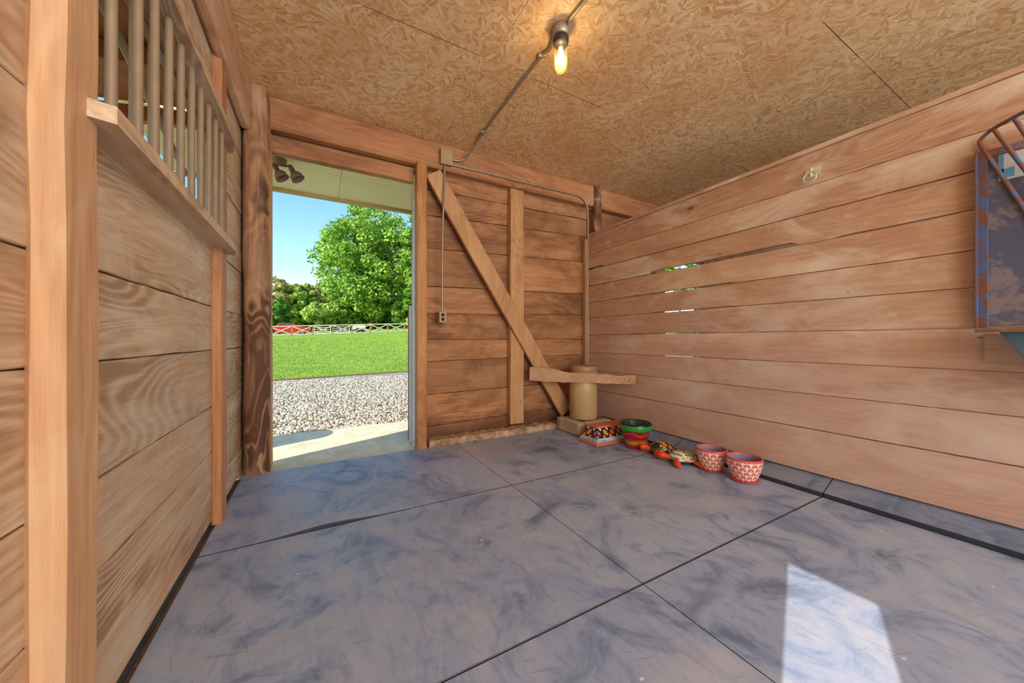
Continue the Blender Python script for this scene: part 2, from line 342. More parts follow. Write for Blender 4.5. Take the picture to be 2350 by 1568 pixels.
g = G('jar_glass'); tr = g.n('BsdfTransparent', {'Color': (1, .96, .8, 1)}); g.fin(C(200, 180, 110), .12, 0, .4); g.p.inputs['Emission Color'].default_value = C(255, 225, 140); g.p.inputs['Emission Strength'].default_value = 0
x = g.n('MixShader', {0: .86, 1: g.p, 2: tr}); g.t.links.new(x.outputs[0], g.out.inputs[0]); M['jar'] = g.m
g = G('lit_bulb'); g.fin((1, 1, 1, 1), .5); g.p.inputs['Emission Color'].default_value = (1, .84, .55, 1); g.p.inputs['Emission Strength'].default_value = 4
x = g.n('MixShader', {0: .5, 1: g.p, 2: g.n('BsdfTransparent')}); g.t.links.new(x.outputs[0], g.out.inputs[0]); M['bulb'] = g.m
def cellpaint(name, kx, kz, pal, pal2, border, three=True, ang=False, ctr=(0, 0)):
    g = G(name); s = g.n('SeparateXYZ', {0: g.obj()})
    u = g.math('ADD', s.outputs[0], s.outputs[1]) if not ang else g.math('ARCTAN2', s.outputs[1], s.outputs[0])
    u = g.math('MULTIPLY', u, kx); z = g.math('MULTIPLY', s.outputs[2], kz); a = g.math('ADD', u, z); b = g.math('SUBTRACT', u, z)
    ce = g.n('TexWhiteNoise', {'Vector': g.n('CombineXYZ', {0: g.math('FLOOR', a), 1: g.math('FLOOR', b)}).outputs[0]}, noise_dimensions='3D')
    fa, fb = g.math('FRACT', a), g.math('FRACT', b)
    ma = g.math('MINIMUM', g.math('MINIMUM', fa, g.math('SUBTRACT', 1.0, fa)), g.math('MINIMUM', fb, g.math('SUBTRACT', 1.0, fb)))
    n = len(pal); c = g.ramp(ce.outputs[0], [(i/n, q) for i, q in enumerate(pal)], True)
    c2 = g.ramp(g.n('SeparateColor', {0: ce.outputs[1]}).outputs[1], [(i/len(pal2), q) for i, q in enumerate(pal2)], True)
    c = g.mix(g.math('GREATER_THAN', ma, .24), c, c2)
    c = g.mix(g.math('LESS_THAN', g.math('ABSOLUTE', g.math('SUBTRACT', fa, fb)), .09), c, C(30, 24, 24))
    c = g.mix(g.math('GREATER_THAN', ma, .4), c, C(235, 215, 190))
    c = g.mix(g.math('LESS_THAN', ma, .075), c, border); return g.fin(c, .2, 0, .5)
M['mosaic'] = cellpaint('painted_diamonds', 12, 14, [C(200, 56, 36), C(224, 176, 48), C(30, 28, 34), C(222, 98, 36), C(130, 30, 32), C(60, 96, 130)], [C(236, 210, 80), C(210, 60, 40), C(228, 120, 40), C(80, 130, 90), C(240, 225, 205)], C(36, 34, 34))
M['shellA'] = cellpaint('painted_shell_green', 15, 22, [C(56, 92, 50), C(150, 166, 110), C(30, 30, 30), C(190, 40, 30)], [C(214, 206, 150), C(190, 50, 36), C(220, 180, 60)], C(34, 40, 34))
M['shellB'] = cellpaint('painted_shell_cream', 15, 20, [C(214, 202, 172), C(200, 190, 160), C(222, 90, 40), C(80, 140, 60)], [C(190, 170, 110), C(228, 220, 200), C(160, 50, 50)], C(150, 130, 90))
g = G('blue_border_glaze'); g.fin(g.mix(g.ramp(g.noise(g.obj(), 90, 3), [(.45, 0.0), (.55, 1.0)]), C(90, 150, 176), C(196, 220, 230)), .25); M['bluebd'] = g.m
def scalepot():
    g = G('orange_scallop_glaze'); s = g.n('SeparateXYZ', {0: g.obj()})
    row = g.math('MULTIPLY', s.outputs[2], 34.0); rf = g.math('FLOOR', row)
    th = g.math('MULTIPLY', g.math('ARCTAN2', s.outputs[1], s.outputs[0]), 14/6.2832)
    best = None
    fu = g.math('SUBTRACT', g.math('FRACT', g.math('ADD', th, g.math('MULTIPLY', g.math('MODULO', rf, 2.0), .5))), .5); fv = g.math('FRACT', row)
    def dist(fu, fv): return g.math('ADD', g.math('MULTIPLY', g.math('ABSOLUTE', fu), 1.0), g.math('MULTIPLY', g.math('POWER', g.math('MULTIPLY', fv, .62), 2.0), 1.25))
    d = dist(fu, fv)
    fu2 = g.math('SUBTRACT', g.math('FRACT', g.math('ADD', th, g.math('MULTIPLY', g.math('MODULO', g.math('ADD', rf, 1.0), 2.0), .5))), .5)
    d2 = g.math('SQRT', g.math('ADD', g.math('POWER', fu, 2.0), g.math('POWER', g.math('MULTIPLY', g.math('SUBTRACT', fv, .12), .56), 2.0)))
    c = g.ramp(d2, [(0, C(226, 150, 190)), (.07, C(238, 226, 232)), (.13, C(224, 108, 120)), (.19, C(222, 92, 38)), (.31, C(238, 160, 84)), (.35, C(222, 92, 38)), (.44, C(236, 232, 238))], True)
    c = g.mix(g.math('GREATER_THAN', d, .62), c, C(226, 218, 228))
    return g.fin(c, .3, 0, .4)
M['scale'] = scalepot()
def bandpot():
    g = G('red_green_banded_glaze'); s = g.n('SeparateXYZ', {0: g.obj()}); z = s.outputs[2]; th = g.math('ARCTAN2', s.outputs[1], s.outputs[0])
    zz = g.math('DIVIDE', z, .23)
    zs = g.math('ADD', zz, g.math('MULTIPLY', g.math('ABSOLUTE', g.math('SINE', g.math('MULTIPLY', th, 9.0))), .02))
    c = g.ramp(zs, [(0, C(190, 40, 44)), (.12, C(206, 40, 34)), (.2, C(208, 164, 44)), (.345, C(214, 62, 36)), (.435, C(34, 20, 22)), (.455, C(200, 30, 44)), (.73, C(30, 26, 24)), (.75, C(46, 140, 50))], True)
    w1 = g.math('ABSOLUTE', g.math('SUBTRACT', g.math('SUBTRACT', zz, .6), g.math('MULTIPLY', g.math('SINE', g.math('MULTIPLY', th, 4.0)), .06)))
    c = g.mix(g.math('LESS_THAN', w1, .012), c, C(232, 176, 90))
    w2 = g.math('ABSOLUTE', g.math('SUBTRACT', g.math('SUBTRACT', zz, .6), g.math('MULTIPLY', g.math('SINE', g.math('MULTIPLY_ADD', th, 7.0, 1.4)), .08)))
    c = g.mix(g.math('MULTIPLY', g.math('LESS_THAN', w2, .008), g.math('GREATER_THAN', g.math('SINE', g.math('MULTIPLY', th, 3.0)), 0.0)), c, C(236, 140, 90))
    return g.fin(c, .2, 0, .5)
M['band'] = bandpot()

# ------------------------------------------------------------ shell of the barn
ZC = 2.88; XL = -.50; XR = 2.93; YB = 3.38
def struct(mb, name, mat): return tag(mb.build(name, mat), kind='structure')
struct(MB().box(-.56, 6.6, -4.1, 3.46, -.2, -.022), 'floor', M['slabfloor'])
struct(MB().box(-.56, 6.6, -4.1, 3.44, ZC, ZC+.03), 'ceiling', M['osb'])
# left wall: planks with a grille opening and, behind the camera, a small hatch that lets the sun in
seams = [.02, .193, .395, .637, .944, 1.18, 1.497, 1.67, 1.93, 2.12, 2.35, 2.60, ZC]
mb = MB(); HY0, HY1, HZ = -.47, -.16, 1.6
for a, b in zip(seams[:-1], seams[1:]):
    spans = [(-4.0, HY0), (HY1, 3.36)] if a < 1.5 else [(-4.0, 3.36)]
    if a >= 1.49 and b <= 2.13: spans = [(-4.0, 1.19), (2.43, 3.36)]
    for (p, q) in spans:
        cuts = [p]+[c for c in (-2.2, 1.12, 2.5) if p < c < q]+[q]
        for c0, c1 in zip(cuts[:-1], cuts[1:]):
            zb = a if not (1.49 < a < 1.68 and c1 < 1.3 and a < HZ) else a
            mb.plank('y', c0+.001, c1-.001, zb+.0025, b-.0025, XL, XL-.028, n=max(3, int((c1-c0)/.12)), bow=.003, jit=.002)
# outer sheathing
for (y0, y1, z0, z1) in ((-4.1, HY0, 0, ZC), (HY0, HY1, HZ, ZC), (HY1, 1.19, 0, ZC), (1.19, 2.43, 0, 1.49), (1.19, 2.43, 2.12, ZC), (2.43, 3.42, 0, ZC)):
    mb.box(XL-.06, XL-.03, y0, y1, z0, z1)
struct(mb, 'wall_left', M['left'])
# back wall
mb = MB()
bs = [(.03, .05), (.154, .2), (.464, .5), (.785, .822), (1.004, 1.01), (1.251, 1.308), (1.519, 1.57), (1.89, 1.968), (2.21, 2.287), (2.465, 2.5), (2.66, 2.66)]
X0, X1 = .86, 2.94
for (l0, r0), (l1, r1) in zip(bs[:-1], bs[1:]):
    zb = lambda t, l=l0, r=r0: l+(r-l)*(t-X0)/(X1-X0)+.003
    zt = lambda t, l=l1, r=r1: l+(r-l)*(t-X0)/(X1-X0)-.003
    mb.plank('x', X0, 1.86, zb, zt, YB, YB+.03, bow=.005, n=12, jit=.0025); mb.plank('x', 1.862, X1, zb, zt, YB, YB+.03, bow=.005, n=12, jit=.0025)
for zs in zip([0, .3, .62, .95, 1.27, 1.6, 1.95, 2.3], [.3, .62, .95, 1.27, 1.6, 1.95, 2.3, 2.66]):
    mb.plank('x', 2.95, 4.42, zs[0]+.003, zs[1]-.003, YB, YB+.03, bow=.004); mb.plank('x', 5.34, 6.5, zs[0]+.003, zs[1]-.003, YB, YB+.03, bow=.004)
mb.plank('x', 4.42, 5.34, 2.3, 2.66, YB, YB+.03)
for (x0, x1, z0, z1) in ((-.53, -.34, 0, ZC), (-.34, .88, 2.6, ZC), (.88, 4.44, 0, ZC), (4.44, 5.31, 2.2, ZC), (5.31, 6.6, 0, ZC)):
    mb.box(x0, x1, YB+.032, YB+.06, z0, z1)
struct(mb, 'wall_back', M['back'])
# right partition with its real gaps
mb = MB(); yR = lambda u: XR*ray(u)[1]/ray(u)[0]
sr = [.1, .39, .63, .843, 1.057, 1.265, 1.455, 1.658, 1.86, 2.05, 2.272]
def gapf(i, y):   # gap (m) above seam i at place y
    u_in = lambda a, b: yR(b) <= y <= yR(a)
    g0 = .002
    if i == 8: g0 = .004+(.02 if u_in(1335, 1382) else 0)
    if i == 7: g0 = .008 if u_in(1345, 1490) else .03 if u_in(1490, 1832) else .002 if u_in(1832, 1912) else .009
    if i == 6: g0 = .012 if u_in(1400, 1690) else .003
    if i == 5: g0 = .009 if u_in(1500, 1690) else .003
    if i == 4: g0 = .008 if u_in(1440, 1610) else .003
    if i == 3: g0 = .007 if u_in(1520, 1616) else .003
    if i == 1: g0 = .005
    return g0
for i in range(10):
    zb = (lambda t, i=i: sr[i]+gapf(i, t)) if i else .1
    mb.plank('y', -4.0, YB-.002, zb, sr[i+1]-.001, XR, XR+.03, n=160, jit=.0008, c=.0025, bow=.003)
mb.plank('y', -4.0, YB-.01, 2.274, 2.305, XR-.012, XR+.05, n=30, c=.004)
struct(mb, 'wall_right', M['right'])
mb = MB()
for k in range(9): mb.plank('y', -4.0, 3.44, k*.32, k*.32+.316, 6.5, 6.54, n=8)
struct(mb, 'wall_far_stall', M['left'])
mb = MB()
for k in range(9): mb.plank('x', -.56, 6.54, k*.32, k*.32+.316, -4.0, -4.05, n=8)
struct(mb, 'wall_rear', M['left'])
struct(MB().beam((.9, 3.285, .02), (2.42, 3.285, .02), (0, 1, 0), .17, (0, 0, 1), .075, .02, 60, .010), 'trim_1', M['sill'])
# crack-filled blocks where the partition foot stands
# roof edge outside: soffit boards and fascia
mb = MB(); 
for k, (a, b) in enumerate(((3.44, 3.86), (3.863, 4.46))):
    for (x0, x1) in ((-1.2, .2), (.203, 3.0), (3.003, 6.8)): mb.box(x0, x1, a, b, 2.62, 2.635)
mb.box(-1.2, 6.8, 3.36, 4.5, 2.64, 3.0)
so_ = struct(mb, 'trim_2', M['soffit'])
struct(MB().box(-1.2, 6.8, 4.46, 4.53, 2.59, 2.78, .006), 'trim_3', M['fascia'])
struct(MB().box(-2.3, 7.5, 3.2, 4.455, -.16, -.012), 'trim_4', M['apron'])
# added lean-to roof outside the grille, sized to block sun through the bars
mb = MB()
for k in range(6): mb.beam((-1.95, .3+k*.52, 2.42), (-.56, .3+k*.52, 2.62), (0, 1, 0), .519, (0, 0, 1), .03, .001)
for yy in (.5, 1.2, 1.9, 2.6, 3.2): mb.beam((-.56, yy, 2.55), (-1.9, yy, 2.35), (0, 1, 0), .05, (0, 0, 1), .1)
mb.box(-1.99, -1.93, .04, 3.16, 2.12, 2.42)
struct(mb, 'trim_5', M['stud'])

# ------------------------------------------------------------ timbers
def post(name, mb, mat, label, cat='timber post', group=None): return tag(mb.build(name, M[mat]), label, cat, group)
post('wall_post', MB().beam((-.475, 1.12, 0), (-.475, 1.12, ZC), (1, 0, 0), .055, (0, 1, 0), .14, .012, 14, .0025), 'post', 'pale orange square timber post on the left wall nearest the viewer')
post('wall_stud', MB().beam((-.48, 2.495, .0), (-.48, 2.495, ZC), (1, 0, 0), .045, (0, 1, 0), .125, .005, 14, .002), 'stud', 'narrow reddish square stud on the left wall at the far end of the grille')
pts = [(-.402+random.uniform(-.005, .005), 3.245, z) for z in np.linspace(-.02, ZC, 15)]
rr = [.084+random.uniform(-.005, .003) for _ in pts]; rr[0] = .087
post('round_post', MB().tube(pts, rr, 22), 'bark', 'dark knotty round log post left of the open doorway', 'round post')
pts = [(3.0, 3.26, z) for z in np.linspace(0, ZC, 10)]
post('round_post', MB().tube(pts, [.052+random.uniform(-.003, .004) for _ in pts], 16), 'bark', 'short exposed round post rising behind the corner of the board partition', 'round post')
mb = MB().beam((-.34, 3.30, 2.755), (2.94, 3.30, 2.755), (0, 1, 0), .10, (0, 0, 1), .25, .016, 30, .002)
post('header_beam', mb, 'beamx', 'long reddish beam under the ceiling above the doorway, carrying the grey conduit', 'beam')
mb = MB().beam((3.06, 3.32, 2.755), (6.5, 3.32, 2.755), (0, 1, 0), .10, (0, 0, 1), .25, .012)
post('header_beam', mb, 'beamx', 'shadowed beam beyond the partition top, under the ceiling of the next stall', 'beam')
mb = MB().plank('x', -.33, .79, 2.487, 2.618, 3.33, 3.40, n=12, c=.005)
post('door_header', mb, 'beamx', 'brown board spanning the top of the open doorway below the beam', 'door header')
mb = MB().beam((-.462, -4.0, 2.705), (-.462, 3.16, 2.705), (1, 0, 0), .07, (0, 0, 1), .345, .02, 40, .002)
post('wall_beam', mb, 'beamy', 'pale pinkish beam running along the top of the left wall under the ceiling', 'beam')
post('door_jamb', MB().beam((.835, 3.25, -.01), (.835, 3.25, 2.63), (1, 0, 0), .09, (0, 1, 0), .10, .006, 20, .002), 'jamb', 'orange vertical jamb post right of the open doorway', 'door jamb')
post('jamb_board', MB().beam((.82, 3.37, -.01), (.82, 3.37, 2.49), (1, 0, 0), .045, (0, 1, 0), .13, .004, 12, .0015), 'white', 'chipped white edge board lining the right side of the doorway', 'door jamb')
post('door_jamb', MB().beam((-.335, 3.37, -.01), (-.335, 3.37, 2.62), (1, 0, 0), .03, (0, 1, 0), .12, .004, 10, .001), 'jamb', 'thin brown jamb strip between the round log post and the doorway', 'door jamb')
post('wall_stud', MB().beam((1.895, 3.335, .09), (1.895, 3.335, 2.63), (1, 0, 0), .165, (0, 1, 0), .075, .004, 14, .004), 'tan', 'broad upright board in the middle of the back wall crossed by the diagonal brace')
a, b = Vector((.955, 3.275, 2.58)), Vector((2.53, 3.275, .16)); d = (b-a).normalized()
post('diagonal_brace', MB().beam(a, b, d.cross(Vector((0, 1, 0))), .165, (0, 1, 0), .045, .004, 16, .003), 'tan', 'long diagonal board brace across the back wall beside the doorway', 'brace')
post('corner_trim', MB().beam((2.895, 3.35, .12), (2.895, 3.35, 2.24), (1, 0, 0), .05, (0, 1, 0), .05, .003, 12, .002), 'tan', 'narrow vertical corner strip where back wall meets the board partition', 'trim strip')

# ------------------------------------------------------------ grille in the left wall
gr = thing('stall_grille', (-.45, 1.84, 1.5), 'wooden framed window grille of upright steel bars in the left wall', 'grille')
mb = MB(); P = [(-.5, 1.195), (-.452, 1.195), (-.452, 1.135), (-.405, 1.15), (-.405, 2.50), (-.43, 2.60), (-.5, 2.60)]
mb.prism(P, lambda x, y: (x, y, 1.497), lambda x, y: (x, y, 1.538)); mb.build('sill_rail', M['rail'], gr)
mb = MB(); P = [(-.5, 1.195), (-.452, 1.195), (-.405, 1.195), (-.405, 2.50), (-.44, 2.60), (-.5, 2.60)]
mb.prism(P, lambda x, y: (x, y, 2.095), lambda x, y: (x, y, 2.135)); mb.build('top_rail', M['rail'], gr)
by = [1.233, 1.379, 1.496, 1.616, 1.736, 1.863, 1.987, 2.115, 2.238, 2.365]
bar0 = MB().tube([(-.445, by[0], 1.53), (-.445, by[0], 2.10)], .0115, 14).build('bar', M['pipe'], gr)
for y in by[1:]: c = bar0.copy(); COL.objects.link(c); c.location = (0, y-by[0], 0)
for k, y in enumerate(np.arange(1.29, 2.42, .145)): c = bar0.copy(); COL.objects.link(c); c.location = (-.075, y-by[0], 0)
MB().box(-.545, -.495, 1.19, 2.43, 1.49, 1.53).build('outer_rail', M['rail'], gr)
MB().beam((-.60, 1.15, 2.2), (-.60, 2.4, 1.86), (1, 0, 0), .02, (0, 0, 1), .03).build('stay_strip', M['galv'], gr)

# ------------------------------------------------------------ rubber mats
xs = [-.484, 1.165, 2.80]; ys = [3.222, 2.107, .995, -.12, -1.24]
names = {(0, 0): 'bluish rubber mat lying just inside the doorway by the round log post', (1, 0): 'rubber mat under the planters and can at the back corner',
         (0, 1): 'large grey rubber mat beside the left wall below the grille, second from the doorway', (1, 1): 'rubber mat in the middle of the floor in front of the orange patterned pots',
         (0, 2): 'rubber mat at the bottom of the view, left of the sunlit patch', (1, 2): 'rubber mat holding the bright sunlit patch', (0, 3): 'rubber mat beside the left wall nearest the viewer', (1, 3): 'rubber mat beside the partition nearest the viewer'}
for j in range(4):
    for i in range(2):
        x0, x1, y1, y0 = xs[i]+(.002), xs[i+1]-.002, ys[j]-.002, ys[j+1]+.002
        me = MB(); n = 24; top = []
        lift = lambda t: .014*math.exp(-((t-.32)/.12)**2) if (i, j) == (0, 0) else 0.0
        for k in range(n+1):
            t = k/n; xx = x0+(x1-x0)*t; l = lift(t)
            dn = .012*math.exp(-((t-.34)/.12)**2) if (i, j) == (0, 0) else 0
            top += [(xx, y0+dn, -.018), (xx, y0+dn, -.003+l), (xx, y0+dn+.003, l), (xx, y0+.3, l*.3), (xx, y1-.003, 0), (xx, y1, -.003), (xx, y1, -.018)]
        me.add(top, [(k*7+q, k*7+(q+1) % 7, k*7+7+(q+1) % 7, k*7+7+q) for k in range(n) for q in range(7)]+[tuple(range(7))[::-1], tuple(n*7+q for q in range(7))])
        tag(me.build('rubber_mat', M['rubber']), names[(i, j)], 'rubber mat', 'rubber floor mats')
for (a, b, lab) in ((2.06, 3.1, 'pale rubber mat strip along the partition foot behind the red and green pot'), (.99, 2.055, 'rubber mat strip along the partition foot behind the orange patterned pots'), (-1.2, .985, 'rubber mat strip along the partition foot at the right edge of the view')):
    P = [(2.802, .0), (2.802, .024), (2.807, .027), (2.965, .098), (2.965, .05), (2.83, .0)]
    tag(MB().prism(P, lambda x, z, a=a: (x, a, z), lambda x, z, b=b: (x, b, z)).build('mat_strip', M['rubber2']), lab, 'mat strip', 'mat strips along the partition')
V = []; Fq = []     # shavings in the crack by the left wall
tag(MB().box(-.5, -.484, -1, 3.2, -.022, -.015).build('shavings', M['soil']), 'brown debris filling the crack between left wall and rubber mats', 'debris', kind='stuff')

# ------------------------------------------------------------ conduit and electrics
def smooth(P, n=8):
    P = [Vector(p) for p in P]; out = []
    for i in range(len(P)-1):
        p0, p1, p2, p3 = P[max(i-1, 0)], P[i], P[i+1], P[min(i+2, len(P)-1)]
        for k in range(n):
            t = k/n; out.append(.5*((2*p1)+(p2-p0)*t+(2*p0-5*p1+4*p2-p3)*t*t+(3*p1-p0-3*p2+p3)*t**3))
    return out+[P[-1]]
YF = 3.235
jb = thing('junction_box', on_y(1022, 362, 3.225), 'square dusty electrical box on the header beam where conduits meet', 'electrical box')
a, b = on_y(1010, 377, YF), on_y(1035, 350, YF)
MB().box(a.x, b.x, 3.205, 3.25, a.z, b.z, .004).build('box', M['boxm'], jb); MB().box(a.x-.004, b.x+.004, 3.198, 3.206, a.z-.004, b.z+.004, .002).build('cover', M['boxm'], jb)
pz = ZC-.014
CP = [on_y(1036, 366, YF), on_y(1050, 369, YF-.01), on_y(1066, 365, YF-.02), on_z(1085, 340, ZC-.05), on_z(1099, 318, pz)]
ct = thing('ceiling_conduit', on_z(1170, 222, pz), 'grey steel conduit running across the ceiling from the junction box to the lamp', 'conduit')
lamp_b = on_z(1287, 62, ZC)
MB().tube(smooth(CP+[on_z(1140, 262, pz), on_z(1192, 193, pz), on_z(1243, 128, pz), on_z(1262, 112, pz-.01), Vector((lamp_b.x-.03, lamp_b.y+.01, ZC-.045))]), .0105, 10).build('pipe', M['galv'], ct)
MB().tube(smooth([Vector((lamp_b.x+.03, lamp_b.y-.02, ZC-.045)), on_z(1306, 48, pz), on_z(1325, 22, pz), on_z(1343, 0, pz), on_z(1372, -50, pz), on_z(1500, -260, pz)]), .0105, 10).build('pipe', M['galv'], ct)
for (u, v) in ((1110, 302), (1244, 127)):
    p = on_z(u, v, pz); MB().tube([p+Vector((-.02, .012, 0)), p+Vector((.02, -.012, 0))], .0145, 12).build('strap', M['galv'], ct)
wc = thing('wall_conduit', on_y(1018, 540, 3.25), 'thin grey conduit dropping from the junction box to the outlet', 'conduit')
MB().tube(smooth([on_y(1020, 376, YF), on_y(1020, 420, YF), on_y(1018, 470, YF), on_y(1016, 520, 3.245), on_y(1015, 600, 3.25), on_y(1015, 718, 3.25)]), .0095, 10).build('pipe', M['galv'], wc)
wc = thing('wall_conduit', on_y(1200, 420, YF), 'grey conduit following the header beam and bending down the corner to the metal can', 'conduit')
MB().tube(smooth([on_y(1036, 378, YF), on_y(1120, 398, YF), on_y(1200, 418, YF), on_y(1290, 440, YF), on_y(1318, 447, YF), on_y(1336, 455, YF), on_y(1346, 470, YF), on_y(1349, 495, YF), on_y(1349, 560, YF), on_y(1349, 700, YF), on_y(1350, 850, YF)]), .0095, 10).build('pipe', M['galv'], wc)
for (u, v) in ((1065, 385), (1349, 545)): MB().box(*(lambda p: (p.x-.014, p.x+.014, p.y-.013, p.y+.04, p.z-.014, p.z+.014))(on_y(u, v, YF)), .003).build('coupling', M['galv'], wc)
ob = thing('outlet_box', on_y(1016, 728, 3.25), 'small double socket outlet box at the end of the thin conduit', 'outlet')
a, b = on_y(1008, 740, 3.24), on_y(1024, 716, 3.24)
MB().box(a.x, b.x, 3.235, 3.38, a.z, b.z, .003).build('box', M['boxm'], ob)
for q in (.3, .7):
    z = a.z+(b.z-a.z)*q; MB().lathe([(0, 0), (.0165, 0), (.0165, .004), (0, .004)], ((a.x+b.x)/2, 3.236, z), 16, axis=(0, -1, 0)).build('socket', M['socket'], ob)
# barn lamp
lf = thing('ceiling_lamp', (lamp_b.x, lamp_b.y, ZC), 'lit bare bulb in a clear jar fixture under the board ceiling', 'lamp')
c0 = (lamp_b.x, lamp_b.y, 0)
MB().lathe([(0, 2.88), (.046, 2.88), (.05, 2.865), (.05, 2.83), (.038, 2.815), (0, 2.815)], c0, 28).build('mounting_box', M['galv'], lf)
MB().lathe([(0, 2.818), (.044, 2.818), (.047, 2.812), (.047, 2.79), (.044, 2.784), (.044, 2.775), (0, 2.775)], c0, 28).build('collar', M['black'], lf)
MB().lathe([(.0385, 2.776), (.039, 2.76), (.039, 2.66), (.036, 2.635), (.028, 2.615), (.015, 2.604), (0, 2.601)], c0, 32).build('glass_jar', M['jar'], lf)
bl = MB().lathe([(0, 2.755), (.012, 2.755), (.013, 2.735), (.02, 2.712), (.0275, 2.69), (.028, 2.678), (.023, 2.66), (.012, 2.65), (0, 2.648)], c0, 24).build('bulb', M['bulb'], lf)
pl = bpy.data.lights.new('bulb_glow', 'POINT'); pl.energy = 3.2; pl.color = (1, .78, .5); pl.shadow_soft_size = .014
po = bpy.data.objects.new('bulb_glow', pl); COL.objects.link(po); po.location = (lamp_b.x, lamp_b.y, 2.683)

# ------------------------------------------------------------ tie ring and hay rack on the partition
tr = thing('tie_ring', on_x(1866, 400, XR), 'small silver ring hanging from a square plate high on the partition', 'tie ring')
p = on_x(1866, 396, XR); MB().box(XR-.006, XR, p.y-.04, p.y+.04, p.z-.034, p.z+.034, .002).build('plate', M['zinc'], tr)
MB().tube([(XR-.014, p.y+.006, p.z+.03), (XR-.02, p.y+.006, p.z), (XR-.014, p.y+.006, p.z-.03)], .008, 10).build('hinge', M['zinc'], tr)
MB().tube([(XR-.022-.012*math.sin(t/2), p.y+.006+.036*math.sin(t), p.z-.036+.037*math.cos(t)) for t in np.linspace(0, 2*math.pi, 33)], .0042, 8, False).build('ring', M['zinc'], tr)
hr = thing('hay_rack', (XR, .1, 1.05), 'rusty blue metal hay rack with dark back plate on the partition', 'hay rack')
MB().box(XR-.014, XR-.004, -.6, .385, 1.07, 1.93).build('back_plate', M['plate'], hr)
MB().box(XR-.024, XR-.004, .375, .412, 1.06, 1.945, .002).box(XR-.05, XR-.024, .404, .412, 1.06, 1.945, .001).build('side_angle', M['blue_rust'], hr)
MB().box(XR-.024, XR-.004, -.6, .375, 1.905, 1.94, .002).build('top_angle', M['blue_rod'], hr)
MB().box(XR-.018, XR-.0145, .1, .345, 1.775, 1.902).build('label_plate', M['white'], hr)
for (a, b, c, d) in ((.30, .34, 1.785, 1.83), (.33, .343, 1.78, 1.9), (.2, .27, 1.80, 1.86)): MB().box(XR-.0195, XR-.018, a, b, c, d).build('label_mark', M['lblue'], hr)
hp = [(2.912, .402, 1.99), (2.908, .393, 2.01), (2.89, .362, 2.03), (2.84, .315, 2.03), (2.79, .26, 2.03), (2.72, .15, 2.03), (2.66, 0, 2.03), (2.65, -.15, 2.03), (2.68, -.3, 2.03), (2.78, -.47, 2.03), (2.912, -.6, 2.03)]
MB().tube(smooth(hp, 5), .0085, 10).build('hoop', M['blue_rod'], hr)
for (s, e) in (((2.912, .402, 1.99), (2.9, .1, 1.12)), ((2.885, .356, 2.03), (2.9, .04, 1.17)), ((2.82, .292, 2.03), (2.9, 0, 1.12)), ((2.74, .18, 2.03), (2.9, -.05, 1.12)), ((2.66, 0, 2.03), (2.9, -.1, 1.12)), ((2.65, -.15, 2.03), (2.9, -.15, 1.12)), ((2.69, -.33, 2.03), (2.9, -.2, 1.12))):
    MB().tube([s, e], .0085, 8).build('rod', M['blue_rod'], hr)
bt = thing('feed_tub', (XR, -.05, .8), 'light blue feed tub with a wooden lip below the hay rack', 'feed tub')
pr = [(.0, .8), (.22, .8), (.30, .88), (.39, 1.035), (.38, 1.035), (.29, .89), (.2, .815), (0, .815)]
MB().lathe(pr, (XR-.034, -.05, 0), 40, math.pi/2, 3*math.pi/2, sx=.8).build('bowl', M['tub'], bt)
MB().lathe([(.36, 1.036), (.46, 1.036), (.462, 1.043), (.46, 1.052), (.36, 1.052), (.36, 1.036)], (XR-.034, -.05, 0), 40, math.pi/2, 3*math.pi/2, sx=.8).build('lip', M['rail'], bt)
tag(MB().plank('y', -.6, .385, .893, 1.03, XR-.03, XR-.002, n=6).build('backing_board', M['right']), 'short reddish board fixed to the partition behind the blue tub', 'board')

# ------------------------------------------------------------ can, slab rail and timber crib in the corner
cn = thing('metal_can', (2.57, 3.01, .14), 'tall tarnished round metal can standing in the back corner', 'metal can')
cc = (2.57, 3.01, 0)
MB().lathe([(0, .142), (.145, .142), (.151, .15), (.151, .63), (.148, .64), (.148, .655), (.144, .66)], cc, 48).build('body', M['tank'], cn)
MB().lathe([(.144, .652), (.153, .655), (.155, .665), (.155, .70), (.151, .712), (.14, .716), (0, .716)], cc, 48).build('lid', M['tank2'], cn)
lt = cc[0]-.10, cc[1]-.11
MB().tube([(lt[0]+.1, lt[1]-.035, .69), (lt[0]+.1, lt[1]-.052, .67), (lt[0]+.1, lt[1]-.04, .65)], .006, 8).build('latch', M['galv'], cn)
mb = MB(); A, B = Vector((1.985, 3.19, 0)), Vector((2.905, 2.585, 0)); V = []; n = 22; D = (B-A).normalized(); Nn = Vector((D.y, -D.x, 0))
topf = [(0, .71), (.12, .706), (.25, .69), (.33, .655), (.42, .648), (.55, .652), (.7, .64), (.8, .63), (.85, .618), (.93, .632), (1, .628)]
botf = [(0, .568), (.15, .556), (.35, .548), (.6, .546), (.8, .538), (1, .535)]
ip = lambda T, t: float(np.interp(t, [q[0] for q in T], [q[1] for q in T]))
for k in range(n+1):
    t = k/n; p = A.lerp(B, t); zt, zb = ip(topf, t)+random.uniform(-.003, .003), ip(botf, t)+random.uniform(-.003, .003)
    V += [p+Vector((0, 0, zb))-Nn*.022, p+Vector((0, 0, zb))+Nn*.022, p+Vector((0, 0, zt))+Nn*.018, p+Vector((0, 0, zt))-Nn*.022]
mb.add(V, [(k*4+q, k*4+(q+1) % 4, k*4+4+(q+1) % 4, k*4+4+q) for k in range(n) for q in range(4)]+[(3, 2, 1, 0), tuple(n*4+q for q in range(4))])
tag(mb.build('slab_rail', M['slab']), 'rough wavy-edged slab rail spanning the corner in front of the metal can', 'rail')
